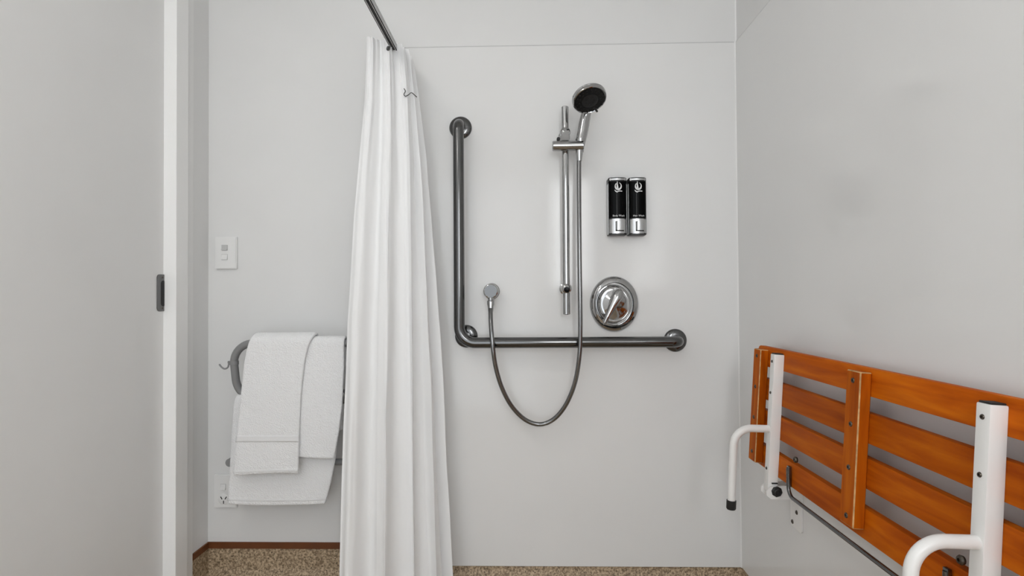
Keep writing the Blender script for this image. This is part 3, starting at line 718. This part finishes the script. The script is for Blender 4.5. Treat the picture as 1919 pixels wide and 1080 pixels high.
LE = [(80, 687), (110, 686), (180, 683), (300, 672), (400, 663), (500, 657.5), (600, 651), (700, 647.5), (800, 643), (900, 640), (1000, 637.5), (1090, 635.5)]
RE = [(80, 752), (110, 768), (180, 778), (300, 792), (400, 800), (500, 808), (600, 815), (700, 822), (800, 829), (900, 836), (1000, 843), (1090, 849)]
def itp(tab, y):
    if y <= tab[0][0]: return tab[0][1]
    for a, b in zip(tab, tab[1:]):
        if a[0] <= y <= b[0]: return a[1]+(b[1]-a[1])*(y-a[0])/(b[0]-a[0])
    return tab[-1][1]
ztop = rz+0.016; zbot = 0.012
NU, NV = 240, 70
folds = [0.0, 0.19, 0.44, 0.62, 0.84, 1.0]    # fold ridges along the cloth
def curtain_pt(u, t):
    """u along the cloth (0 free edge, 1 at the wall), t from heading to hem"""
    z = ztop+(zbot-ztop)*t
    YA = 1.785-0.035*t; YM = 1.800-0.02*t; YBk = 1.965-0.03*t
    ypA = CY-(z-H)/YA*FPX+15; ypM = CY-(z-H)/YM*FPX+15; ypB = CY-(z-H)/YBk*FPX+15
    xl_px = itp(LE, ypA); xr_px = itp(RE, ypB)
    A = P(xl_px, ypA, YA); B = P(xr_px, ypB, YBk)
    Mx = P(xl_px+(xr_px-xl_px)*(1.02-0.22*t), ypM, YM)
    A.z = B.z = Mx.z = z
    k = 0
    while k < len(folds)-2 and folds[k+1] < u: k += 1
    f = (u-folds[k])/(folds[k+1]-folds[k])
    ph = (k+f)*math.pi*2
    def basept(q): return A*(1-q)**2+Mx*(2*q*(1-q))+B*q*q
    amp = 0.011+0.009*min(1, t*1.6)+0.005*noise.noise(Vector((k*3.1, t*2, 0)))
    wob = 0.10*noise.noise(Vector((k*1.7, t*2.5, 5)))
    s = math.sin(ph-0.6+wob*3)+0.22*math.sin(2*ph+k)
    uu = u+0.040*math.sin(ph*1.0+1.2)*(0.7+0.5*t)*math.sin(math.pi*u)
    d = basept(u+0.01)-basept(u-0.01); nrm = Vector((d.y, -d.x, 0)).normalized()
    p = basept(uu)+nrm*amp*s*min(1, u/0.04+0.3)
    p += nrm*0.005*math.exp(-t*5)*math.sin(ph*3+k)
    p += nrm*(0.006*noise.noise(Vector((u*9, t*3, 1)))+0.0035*noise.noise(Vector((u*26, t*9, 4))))
    if t < 0.02: p.z += -0.006*abs(math.sin(ph/2))
    return p
cb = curtain_pt(0.5, 1.0)
cur = thing('shower_curtain', cb, 'white fabric shower curtain gathered in folds at the wall end of its track', 'curtain')
def sheet(u0, u1, t0, t1, nu, nv, off=0.0):
    bm = bmesh.new(); g = []
    for j in range(nv+1):
        g.append([curtain_pt(u0+(u1-u0)*i/nu, t0+(t1-t0)*j/nv) for i in range(nu+1)])
    if off:
        h = []
        for j in range(nv+1):
            row = []
            for i in range(nu+1):
                a = g[j][min(i+1, nu)]-g[j][max(i-1, 0)]; b = g[min(j+1, nv)][i]-g[max(j-1, 0)][i]
                row.append(g[j][i]+a.cross(b).normalized()*off)
            h.append(row)
        g = h
    vs = [[bm.verts.new(p) for p in r] for r in g]
    for a, b in zip(vs, vs[1:]):
        for i in range(nu): bm.faces.new((a[i], a[i+1], b[i+1], b[i]))
    return bm
cl = obj('cloth', sheet(0, 1, 0, 1, NU, NV), 'curtain', cur, angle=3.2)
for s in (1,):
    obj('heading_band', sheet(0, 1, 0.0, 0.062, NU, 6, 0.0012*s), 'heading', cl, angle=3.2)
# eyelets with hooks on the track
def u_at(px):                                 # cloth parameter whose front shows at this pixel column
    best = min((abs((CX+FPX*(curtain_pt(k/400, 0.016)-Vector((0, 0, H))).dot(RT)/(curtain_pt(k/400, 0.016)-Vector((0, 0, H))).dot(FW))-px), k/400) for k in range(300))
    return best[1]
for u in (u_at(728), 0.93):
    p = curtain_pt(u, 0.017); ty = p.y
    a = curtain_pt(u+0.004, 0.017)-curtain_pt(u-0.004, 0.017); nn = a.cross(Vector((0, 0, -1))).normalized()
    if nn.y > 0: nn = -nn
    e = obj('eyelet', lathe(p+nn*0.0018, nn, [(0.0030, 0.0), (0.0048, 0.0016), (0.0072, 0.0012), (0.0076, 0.0), (0.0076, -0.002), (0.003, -0.002)], 18), 'steel', cl)
    if u > 0.45:
        hkp = spline([p+nn*0.004+Vector((0, 0, -0.004)), p+nn*0.007+Vector((0, 0, 0.004)), Vector((rx, ty, rz-th+0.0))], 6)
        obj('hook', tube(hkp, 0.0016, 8), 'steel', e)
# a loose hook caught in the cloth
def front_y(px, py):                          # depth of the cloth where it shows at a pixel
    best = 9
    for i in range(0, 241):
        for t in (0.055, 0.065, 0.075, 0.085):
            d = curtain_pt(i/240, t)-Vector((0, 0, H)); z = d.dot(FW)
            if abs(CX+FPX*d.dot(RT)/z-px) < 3: best = min(best, d.y)
    return best if best < 9 else 1.86
lp = [P(x, y, min(front_y(x-2, y), front_y(x+2, y))-0.0035) for x, y in ((757, 166), (759.5, 171), (757, 177), (760, 180.5), (766, 177.5), (774, 178.5), (781, 182))]
for k in range(1, len(lp)-1): lp[k].y = min(lp[k].y, (lp[k-1].y+lp[k+1].y)/2)
obj('loose_hook', tube(spline(lp, 6), 0.0016, 8), 'steel', cl)
